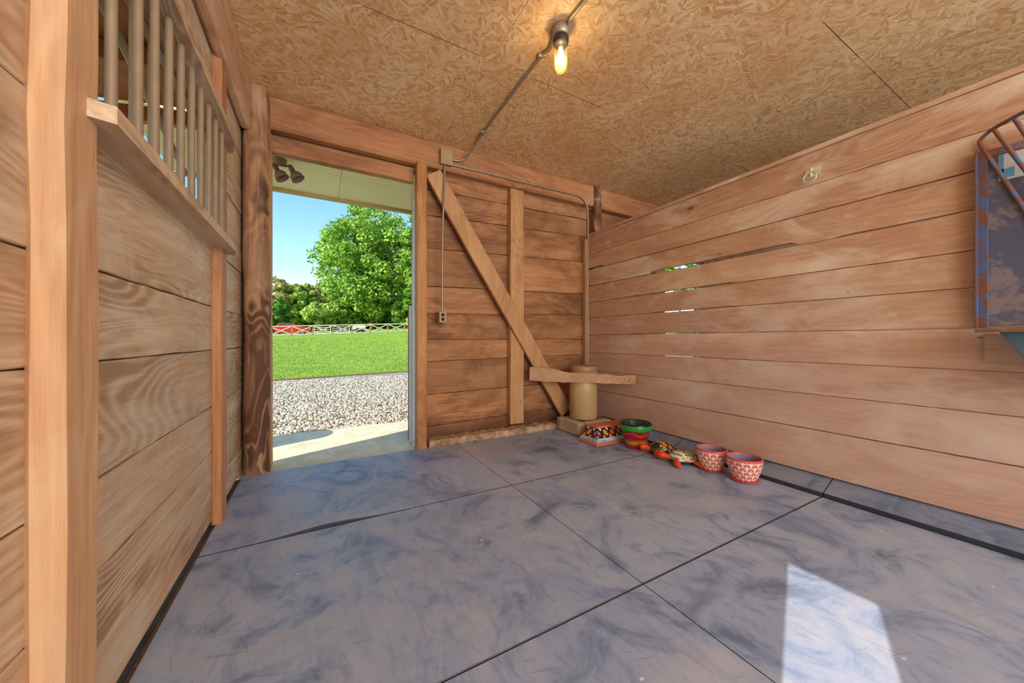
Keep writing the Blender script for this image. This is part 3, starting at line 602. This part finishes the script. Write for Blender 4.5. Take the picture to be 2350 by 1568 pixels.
cb = thing('timber_crib', (2.55, 3.0, 0), 'dusty block timbers laid on the floor under the metal can', 'timber base')
for (a, b, ax) in (((2.385, 2.82, .07), (2.385, 3.185, .07), (1, 0, 0)), ((2.44, 2.86, .065), (2.795, 2.86, .065), (0, 1, 0)), ((2.44, 3.13, .065), (2.795, 3.13, .065), (0, 1, 0))):
    MB().beam(a, b, ax, .09, (0, 0, 1), .135, .012, 6, .004).build('timber', M['crib'], cb)
# ------------------------------------------------------------ painted planter, pots and turtles
pt = thing('rectangular_planter', (2.5, 2.6, 0), 'upside-down rectangular terracotta planter painted with colourful diamonds', 'planter')
def frus(lv, name, mat):
    x0, x1, y0, y1 = 2.262, 2.80, 2.462, 2.735; V = []
    for ins, z in lv: V += [(x0+ins, y0+ins, z), (x1-ins, y0+ins, z), (x1-ins, y1-ins, z), (x0+ins, y1-ins, z)]
    m = len(lv); MB().add(V, [(i*4+k, i*4+(k+1) % 4, i*4+4+(k+1) % 4, i*4+4+k) for i in range(m-1) for k in range(4)]+[(0, 1, 2, 3), tuple((m-1)*4+k for k in range(4))]).build(name, mat, pt)
frus([(.0, .004), (.0, .012), (.018, .034)], 'rim', M['terra']); frus([(.018, .034), (.032, .062)], 'painted_border', M['bluebd'])
frus([(.032, .062), (.068, .148)], 'painted_side', M['mosaic']); frus([(.068, .148), (.074, .168)], 'base', M['terra'])
gp = thing('flower_pot', (2.587, 2.293, 0), 'red and green glazed flower pot with yellow scrolls beside the diamond planter', 'flower pot')
c0 = (2.587, 2.293, 0)
MB().lathe([(0, .0), (.082, 0), (.088, .006), (.124, .168), (.139, .171), (.141, .176), (.144, .214), (.14, .222)], c0, 56).build('body', M['band'], gp)
MB().lathe([(.141, .219), (.143, .226), (.138, .233), (.126, .234), (.121, .228)], c0, 56).build('rim', M['navy'], gp)
MB().lathe([(.122, .23), (.117, .222), (.085, .04), (0, .03)], c0, 56).build('inside', M['greeni'], gp)
def turtle(loc, rz, rim, shell, label):
    t = thing('ceramic_turtle', (0, 0, 0), label, 'ceramic turtle', 'glazed ceramic turtles')
    prof = [(math.cos(a)*.088, .028+math.sin(a)*.072) for a in np.linspace(0, math.pi/2, 12)]
    MB().lathe(prof, n=36, sx=1.12, sy=.9).build('shell', shell, t)
    MB().lathe([(0, .006), (.05, .006), (.075, .014), (.09, .026), (.088, .032), (.08, .03)], n=36, sx=1.12, sy=.9).build('belly_rim', rim, t)
    def limb(P, R, nm):
        MB().tube(smooth(P, 4), [float(np.interp(i, np.linspace(0, 4*(len(P)-1), len(R)), R)) for i in range(4*(len(P)-1)+1)], 14).build(nm, M['orange'], t)
    limb([(.085, 0, .03), (.115, 0, .043), (.14, 0, .05), (.162, 0, .05), (.172, 0, .049)], [.014, .02, .027, .022, .008], 'head')
    for s in (-1, 1):
        limb([(.055, .05*s, .032), (.062, .085*s, .03), (.058, .122*s, .022), (.052, .142*s, .019)], [.015, .024, .023, .01], 'front_flipper')
        limb([(-.06, .05*s, .028), (-.085, .075*s, .024), (-.11, .092*s, .016), (-.118, .096*s, .014)], [.012, .017, .015, .006], 'back_flipper')
        MB().lathe([(0, -.004), (.004, 0), (0, .004)], (.155, .016*s, .062), 8).build('eye', M['navy'], t)
    limb([(-.09, 0, .024), (-.105, 0, .02), (-.115, 0, .016)], [.012, .009, .003], 'tail')
    t.location = loc; t.rotation_euler = (0, 0, rz); t.scale = (1.1, 1.1, 1.1); return t
turtle((2.64, 2.05, 0), math.radians(143), M['bluegl'], M['shellA'], 'orange ceramic turtle with green flowered shell and blue rim')
turtle((2.59, 1.815, 0), math.radians(138), M['navy'], M['shellB'], 'orange ceramic turtle with cream shell and dark rim beside the first patterned pot')
op = thing('flower_pot', (0, 0, 0), 'orange scallop patterned pot between the turtle and its twin pot', 'flower pot', 'orange scallop patterned pots')
MB().lathe([(0, .0), (.07, 0), (.084, .006), (.09, .013), (.087, .014), (.072, .008), (0, .008)], n=48).build('saucer', M['pink'], op)
MB().lathe([(0, .009), (.066, .009), (.071, .016), (.088, .055), (.101, .10), (.108, .155)], n=56).build('body', M['scale'], op)
MB().lathe([(.108, .153), (.1095, .16), (.106, .166), (.1, .166), (.098, .158)], n=56).build('rim', M['pink'], op)
pr = [(.099, .16)]
for k in range(8): pr += [(.098-.003*k, .152-.013*k), (.0955-.003*k, .146-.013*k)]
MB().lathe(pr+[(.07, .04), (0, .035)], n=48).build('inside', M['lilac'], op)
op.location = (2.657, 1.618, 0)
o2 = copy_tree(op); o2.location = (2.662, 1.383, 0); o2['label'] = 'orange scallop patterned pot at the right end of the row of pots'; o2.scale = (1.04, 1.04, 1.0)
o2.rotation_euler = (0, 0, .4)

# ------------------------------------------------------------ door leaves, floodlight
def leaf(name, x0, x1, z0, z1, y0):
    mb = MB()
    d = thing(name, (x0, y0, z0), None, None); d['kind'] = 'structure'
    MB().box(x0+.004, x1, y0, y0+.03, z0, z1, .002).build('frame', M['white'], d)
    MB().box(x0, x1, y0+.032, y0+.06, z0, z1, .002).build('board_edge', M['white'], d)
    MB().box(x0-.004, x1, y0+.062, y0+.085, z0+.01, z1, .002).build('facing', M['redp'], d)
leaf('door_1', .785, 1.9, .0, 1.335, 3.45); leaf('door_2', .82, 1.9, 1.36, 2.45, 3.45); leaf('door_3', 5.33, 6.3, 0, 2.2, 3.45)
fl = thing('floodlight', at(642, 365, 3.16), 'twin bronze outdoor floodlight under the yellow soffit outside the doorway', 'floodlight')
bx = on_z(642, 366, 2.62)
MB().lathe([(0, 2.62), (.056, 2.62), (.057, 2.612), (.05, 2.585), (.03, 2.57), (0, 2.568)], (bx.x, bx.y, 0), 24).build('base', M['boxb'], fl)
dep = 3.16
def lampcone(n0, n1, mth, r):
    n0, n1, mth = at(*n0, dep), at(*n1, dep), at(*mth, dep+.012); ax = (mth-n1).normalized(); L = (mth-n1).length
    MB().tube([n0, n0.lerp(n1, .5), n1], [.02, .022, .022], 14).build('lamp_neck', M['bronze'], fl)
    MB().lathe([(.021, 0), (.033, L*.15), (.05, L*.45), (r*.93, L*.8), (r, L), (r*.95, L*.98), (.04, L*.4), (.0, L*.3)], n1, 26, axis=ax).build('lamp_shade', M['bronze'], fl)
    return n0
a0 = lampcone((628, 377), (637, 392), (649, 410), .058); a1 = lampcone((665, 381), (673, 395), (685, 412), .058)
for a in (a0, a1): MB().tube([Vector((bx.x, bx.y, 2.58)), Vector((bx.x, bx.y, 2.56)).lerp(a, .5), a], .010, 8).build('arm', M['bronze'], fl)
# barrel round the corner of the building, only its shadow reaches the apron in the view
br_ = thing('plastic_barrel', (-1.22, 3.86, 0), 'blue barrel standing on the apron outside, left of the doorway', 'barrel')
MB().lathe([(0, 0), (.2, 0), (.22, .02), (.22, .2), (.228, .22), (.228, .45), (.22, .47), (.22, .66), (.2, .69), (0, .69)], (-1.22, 3.86, 0), 32).build('body', M['barrel'], br_)
MB().lathe([(.2, .69), (.225, .69), (.228, .71), (.2, .72), (0, .715)], (-1.22, 3.86, 0), 32).build('lid', M['black'], br_)

# ------------------------------------------------------------ outdoors
bord = lambda x: 10.56+(x+1.03)*.27
zf = lambda x: np.clip(1.63+.044*x, .5, 4.5)
def gz(x, y):
    b = 10.56+(np.clip(x, -20, 60)+1.03)*.27; b = np.minimum(b, 30)
    return np.where(y < b, -.03, -.03+(zf(x)+.03)*np.clip((y-b)/(52.5-b), 0, None)**1.0*np.where(y > 52.5, 1, 1))
def zt_(x, y): return float(min(gz(np.array(x), np.array(y)), zf(x)+.9))
def grid(name, x0, x1, nx, fy0, fy1, ny, mat, cat=None, kind='structure', dz=0):
    X = np.linspace(x0, x1, nx); V = []
    for j in range(ny):
        t = (j/(ny-1))**1.6
        for xx in X:
            yy = fy0(xx)+(fy1(xx)-fy0(xx))*t; zz = zt_(xx, yy)+dz
            V.append((xx, yy, zz))
    Fq = [(j*nx+i, j*nx+i+1, (j+1)*nx+i+1, (j+1)*nx+i) for j in range(ny-1) for i in range(nx-1)]
    o = cloud_mesh(name, V, Fq, mat); return o
g1 = grid('gravel_drive', -25, 40, 66, lambda x: 4.3, lambda x: min(10.58+(np.clip(x, -20, 60)+1.03)*.27, 30), 12, M['gravel']); g1['kind'] = 'structure'
g2 = grid('lawn', -60, 140, 101, lambda x: min(10.5+(np.clip(x, -20, 60)+1.03)*.27, 29.9), lambda x: 150, 50, M['lawn']); g2['kind'] = 'structure'
g3 = MB(); n = 60
X = np.linspace(-8, 12, n); V = []
for xx in X: b = bord(xx); w_ = .10+random.uniform(-.03, .05); V += [(xx, b-.05+random.uniform(-.03, .03), -.015), (xx, b+w_, .0)]
g3.add(V, [(2*i, 2*i+2, 2*i+3, 2*i+1) for i in range(n-1)]); tag(g3.build('dead_grass', M['straw']), 'strip of dry brown grass along the edge between gravel and lawn', 'dry grass', kind='stuff')
def stones(N, x0, x1, y0, y1, smin, smax):
    base = np.array([(1, 0, 0), (-1, 0, 0), (0, 1, 0), (0, -1, 0), (0, 0, 1), (0, 0, -1)], np.float32)
    tri = np.array([(0, 2, 4), (2, 1, 4), (1, 3, 4), (3, 0, 4), (2, 0, 5), (1, 2, 5), (3, 1, 5), (0, 3, 5)])
    s = rng.uniform(smin, smax, (N, 1, 1)); sh = rng.uniform(.6, 1.2, (N, 6, 3)); a = rng.uniform(0, 6.28, N)
    v = base[None]*s*sh; v[:, :, 2] *= .7; ca, sa = np.cos(a)[:, None], np.sin(a)[:, None]
    x = v[:, :, 0]*ca-v[:, :, 1]*sa; y = v[:, :, 0]*sa+v[:, :, 1]*ca
    q = rng.uniform(0, 1, N)**1.25; py = y0+(y1-y0)*q; px = x0+(x1-x0)*rng.uniform(0, 1, N)
    V = np.stack([x+px[:, None], y+py[:, None], v[:, :, 2]-.028+s[:, :, 0]*.35], -1)
    Fq = (tri[None]+6*np.arange(N)[:, None, None]).reshape(-1, 3); return V.reshape(-1, 3), Fq
V, Fq = stones(52000, -2.6, 4.6, 4.44, 10.4, .010, .026)
tag(cloud_mesh('gravel_stones', V, Fq, M['stone'], nper=3), 'loose pale crushed stones covering the drive outside the doorway', 'gravel', kind='stuff')
def blades(N, x0, x1, ylen, h):
    px = rng.uniform(x0, x1, N); py = 10.56+(px+1.03)*.27+.02+ylen*rng.uniform(0, 1, N)**1.9; pz = gz(px, py)-.005
    a = rng.uniform(0, 6.28, N); hh = rng.uniform(.5, 1, N)*h; wd = .006+.0009*(py-10); lean = rng.uniform(0, .6, N)*hh; b = rng.uniform(0, 6.28, N)
    V = np.stack([np.stack([px-np.cos(a)*wd, py-np.sin(a)*wd, pz], -1), np.stack([px+np.cos(a)*wd, py+np.sin(a)*wd, pz], -1), np.stack([px+np.cos(b)*lean, py+np.sin(b)*lean, pz+hh], -1)], 1)
    return V.reshape(-1, 3), np.arange(3*N).reshape(-1, 3)
V, Fq = blades(90000, -5, 9, 30, .05)
tag(cloud_mesh('grass_blades', V, Fq, M['blade'], nper=3), 'short bright green mown grass of the lawn beyond the gravel', 'grass', kind='stuff')
# crossbuck fence
fe = thing('crossbuck_fence', (1.7, 52.5, zt_(1.7, 52.5)), 'pale wooden crossbuck fence with yellowish posts across the far lawn', 'fence')
px = [-2.89+2.327*k for k in range(-4, 16)]
for k, x in enumerate(px):
    z = float(zf(x)); MB().box(x-.07, x+.07, 52.42, 52.58, z-.3, z+1.34).build('post', M['fpost'], fe)
    if k < len(px)-1:
        x1 = px[k+1]; z1 = float(zf(x1))
        for h in (.14, 1.24): MB().beam((x, 52.4, z+h), (x1, 52.4, z1+h), (0, 1, 0), .04, (0, 0, 1), .13).build('rail', M['fence'], fe)
        for (ha, hb, yy) in ((.2, 1.17, 52.38), (1.17, .2, 52.34)):
            p, q = Vector((x+.07, yy, z+ha)), Vector((x1-.07, yy, z1+hb)); d = (q-p).normalized()
            MB().beam(p, q, (0, 1, 0), .03, d.cross(Vector((0, 1, 0))), .12).build('cross_board', M['fence'], fe)
# white pipe gates / trailer behind the fence
for (x0, x1, lab) in ((-.4, 1.6, 'white farm gate standing behind the crossbuck fence, next to the red pickup'), (1.9, 4.0, 'white farm gate standing behind the crossbuck fence, farther from the red pickup')):
    z = zt_((x0+x1)/2, 55.5); wg = thing('farm_gate', ((x0+x1)/2, 55.5, z), lab, 'gate', 'white farm gates')
    MB().beam((x0, 55.5, z), (x0, 55.5, z+1.05), (1, 0, 0), .08, (0, 1, 0), .08).beam((x1, 55.5, z), (x1, 55.5, z+1.05), (1, 0, 0), .08, (0, 1, 0), .08).build('frame', M['white'], wg)
    for h in (.15, .4, .65, .95): MB().beam((x0, 55.5, z+h), (x1, 55.5, z+h), (0, 1, 0), .04, (0, 0, 1), .07).build('bar', M['white'], wg)
z = zt_(5.4, 56.5); tl = thing('utility_trailer', (5.4, 56.5, z), 'low white utility trailer behind the crossbuck fence', 'trailer')
MB().box(4.4, 6.7, 56, 57.2, z+.45, z+.55).box(4.4, 6.7, 56, 56.05, z+.55, z+1.1).box(6.2, 6.7, 56, 57.2, z+.55, z+1.1).build('body', M['white'], tl)
for xx in (5.1, 5.8): MB().lathe([(0, 0), (.3, 0), (.33, .04), (.33, .16), (.3, .2), (0, .2)], (xx, 56.0, z+.33), 20, axis=(0, -1, 0)).build('wheel', M['tyre'], tl)
# red pickup truck
zt0 = zt_(-3.2, 58); tk = thing('pickup_truck', (-3.3, 58, zt0), 'bright red pickup truck parked behind the crossbuck fence', 'pickup truck')
Y0, Y1 = 57.1, 58.9
body = [(-6.3, .45), (-6.3, 1.12), (-5.0, 1.13), (-4.95, 1.16), (-2.35, 1.16), (-1.1, 1.05), (-.9, .95), (-.84, .55), (-.95, .38), (-1.4, .38), (-1.45, .62), (-1.62, .82), (-1.86, .88), (-2.1, .82), (-2.27, .62), (-2.32, .34), (-5.1, .34), (-5.14, .6), (-5.3, .8), (-5.5, .86), (-5.72, .8), (-5.88, .6), (-5.92, .42)]
MB().prism(body, lambda x, z: (x, Y0, zt0+z), lambda x, z: (x, Y1, zt0+z)).build('body', M['red'], tk)
cab = [(-5.0, 1.13), (-4.85, 1.5), (-4.6, 1.6), (-3.3, 1.62), (-3.0, 1.56), (-2.3, 1.15)]
MB().prism(cab, lambda x, z: (x, Y0+.12, zt0+z), lambda x, z: (x, Y1-.12, zt0+z)).build('cab', M['red'], tk)
for P in ([(-4.75, 1.2), (-4.62, 1.5), (-3.75, 1.52), (-3.75, 1.2)], [(-3.62, 1.2), (-3.62, 1.52), (-3.2, 1.52), (-2.7, 1.2)]):
    MB().prism(P, lambda x, z: (x, Y0+.10, zt0+z), lambda x, z: (x, Y0+.13, zt0+z)).build('side_window', M['glassd'], tk)
for x in (-1.86, -5.5):
    wl = MB().lathe([(0, 0), (.33, 0), (.37, .04), (.37, .2), (.33, .24), (0, .24)], (x, Y0+.2, zt0+.37), 28, axis=(0, -1, 0)).build('wheel', M['tyre'], tk)
    MB().lathe([(0, .26), (.1, .26), (.21, .245), (.22, .24)], (x, Y0+.2, zt0+.37), 20, axis=(0, -1, 0)).build('hub', M['chrome'], wl)
MB().box(-1.05, -.83, Y0-.01, Y0+.25, zt0+.78, zt0+.93).build('headlight', M['chrome'], tk)
MB().box(-1.0, -.78, Y0, Y1, zt0+.42, zt0+.58, .01).build('bumper', M['chrome'], tk)
# trees
def tree(name, x, y, rx, z0, ztop, N, mat, label, cat='tree', trunk=.3, lowr=.6, leaf=.42, nc=60, shape=None, group='trees beyond the fence', gap=.0):
    zg = zt_(x, y); t = thing(name, (x, y, zg), label, cat, group); rz = (ztop-z0)/2; zc = (ztop+z0)/2
    cl = []
    while len(cl) < nc:
        p = rng.uniform(-1, 1, 3); r = np.linalg.norm(p)
        if r > 1 or r < .35: continue
        wz = 1.0 if shape is None else shape(p[2])
        cl.append((x+p[0]*rx*wz, y+p[1]*rx*wz, zc+p[2]*rz, rx*rng.uniform(.16, .3)*(.6+.4*wz)))
    cl = np.array(cl); idx = rng.integers(0, nc, N); d = rng.normal(size=(N, 3)); d /= np.linalg.norm(d, axis=1)[:, None]
    rad = cl[idx, 3]*rng.uniform(.45, 1.08, N)**.6; c = cl[idx, :3]+d*rad[:, None]*np.array([1, 1, .8])
    c[:, 2] = np.maximum(c[:, 2], zg+.15)
    nrm = d+rng.normal(size=(N, 3))*.6+np.array([0, 0, .35]); nrm /= np.linalg.norm(nrm, axis=1)[:, None]
    u = np.cross(nrm, rng.normal(size=(N, 3))); u /= np.linalg.norm(u, axis=1)[:, None]; v = np.cross(nrm, u)
    s = (leaf*rng.uniform(.5, 1.1, N))[:, None]
    V = np.stack([c-u*s, c-v*s*.55, c+u*s, c+v*s*.55], 1).reshape(-1, 3)
    fo = cloud_mesh('foliage', V, np.arange(4*N).reshape(-1, 4), mat, t)
    if trunk:
        mb = MB().tube([(x, y, zg-.3), (x+.1, y, zg+(z0-zg)*.5+1), (x, y+.1, zc), (x+.2, y, zc+rz*.7)], [trunk, trunk*.85, trunk*.55, trunk*.15], 12)
        for k in range(0, nc, 2):
            p = cl[k]; s0 = Vector((x, y, min(zg+(z0-zg)+rz*.3+(p[2]-z0)*.35, zc+rz*.6))); mb.tube([s0, s0.lerp(Vector(p[:3]), .5)+Vector((0, 0, .3)), Vector(p[:3])], [trunk*.28, trunk*.18, .03], 6, False)
        mb.build('trunk', M['trunk'], t)
    return t
def px_tree(name, u, vt, vb, y, hw, N, mat, label, **kw):
    rx, ry = ray(u); d = y/ry; x = rx*d; zt = 1+(V0-vt)/F*d; zb = 1+(V0-vb)/F*d; return tree(name, x, y, hw*d/F, zb, zt, N, mat, label, **kw)
bigshape = lambda q: float(np.interp(q, [-1, -.6, -.1, .4, .8, 1], [.75, 1.0, 1.12, 1.05, .85, .6]))
px_tree('maple_tree', 852, 472, 730, 70, 104, 36000, M['leafA'], 'tall full bright green tree standing in the middle of the doorway view', trunk=.55, leaf=.36, nc=190, shape=bigshape)
px_tree('maple_tree', 985, 478, 720, 62, 62, 13000, M['leafA'], 'bright green tree cut off by the right side of the doorway', trunk=.4, leaf=.36, nc=80)
px_tree('oak_tree', 640, 640, 745, 84, 42, 8000, M['leafB'], 'pale olive tree above the red pickup at the left of the doorway view', trunk=.3, leaf=.4, nc=70)
px_tree('oak_tree', 690, 648, 745, 84, 36, 7000, M['leafD'], 'yellow green tree between the olive trees in the far tree line', trunk=.3, leaf=.4, nc=60)
px_tree('oak_tree', 728, 652, 745, 86, 34, 7000, M['leafB'], 'pale olive tree just left of the tall bright green tree', trunk=.3, leaf=.4, nc=60)
px_tree('oak_tree', 590, 645, 745, 84, 36, 5000, M['leafB'], 'pale olive tree mostly hidden behind the round log post', trunk=.3, leaf=.4, nc=50)
px_tree('bushy_tree', 640, 690, 750, 70, 34, 6000, M['leafC'], 'dark green rounded tree directly behind the red pickup', trunk=.2, leaf=.32, nc=40)
px_tree('bushy_tree', 742, 690, 750, 68, 42, 7000, M['leafD'], 'light green bushy tree low at the left foot of the tall tree', trunk=.2, leaf=.32, nc=40)
px_tree('bushy_tree', 812, 700, 750, 72, 36, 6000, M['leafA'], 'green undergrowth bush just left of the tall tree trunk', trunk=.2, leaf=.32, nc=40)
px_tree('bushy_tree', 880, 695, 752, 74, 40, 6000, M['leafC'], 'darker green bush behind the fence right of the tall tree trunk', trunk=.2, leaf=.32, nc=40)
px_tree('bushy_tree', 935, 680, 752, 66, 40, 6000, M['leafA'], 'green bush at the right foot of the doorway tree line', trunk=.2, leaf=.32, nc=40)
for k, (u, y, nm) in enumerate(((1480, 40, 'leftmost'), (1560, 36, 'middle'), (1640, 34, 'rightmost'))):
    px_tree('bushy_tree', u, 560, 750, y, 40, 4000, M['leafA'], nm+' of the three green trees glimpsed through the partition slits', trunk=.2, leaf=.3, nc=40, group='trees seen through the partition slits')
V = []
N = 16000; hx = rng.uniform(-40, 60, N); hy = 92+rng.uniform(-2, 2, N); hz = rng.uniform(0, 1, N)**.8*7.5+2.3+.03*hx+rng.normal(size=N)*.4
c = np.stack([hx, hy, hz], -1); u = rng.normal(size=(N, 3)); u /= np.linalg.norm(u, axis=1)[:, None]; v = np.cross(u, rng.normal(size=(N, 3))); v /= np.linalg.norm(v, axis=1)[:, None]
V = np.stack([c-u*.8, c-v*.5, c+u*.8, c+v*.5], 1).reshape(-1, 3)
tag(cloud_mesh('woodland', V, np.arange(4*N).reshape(-1, 4), M['leafC']), 'dark green woods filling the gaps behind all the trees', 'woods', kind='stuff')
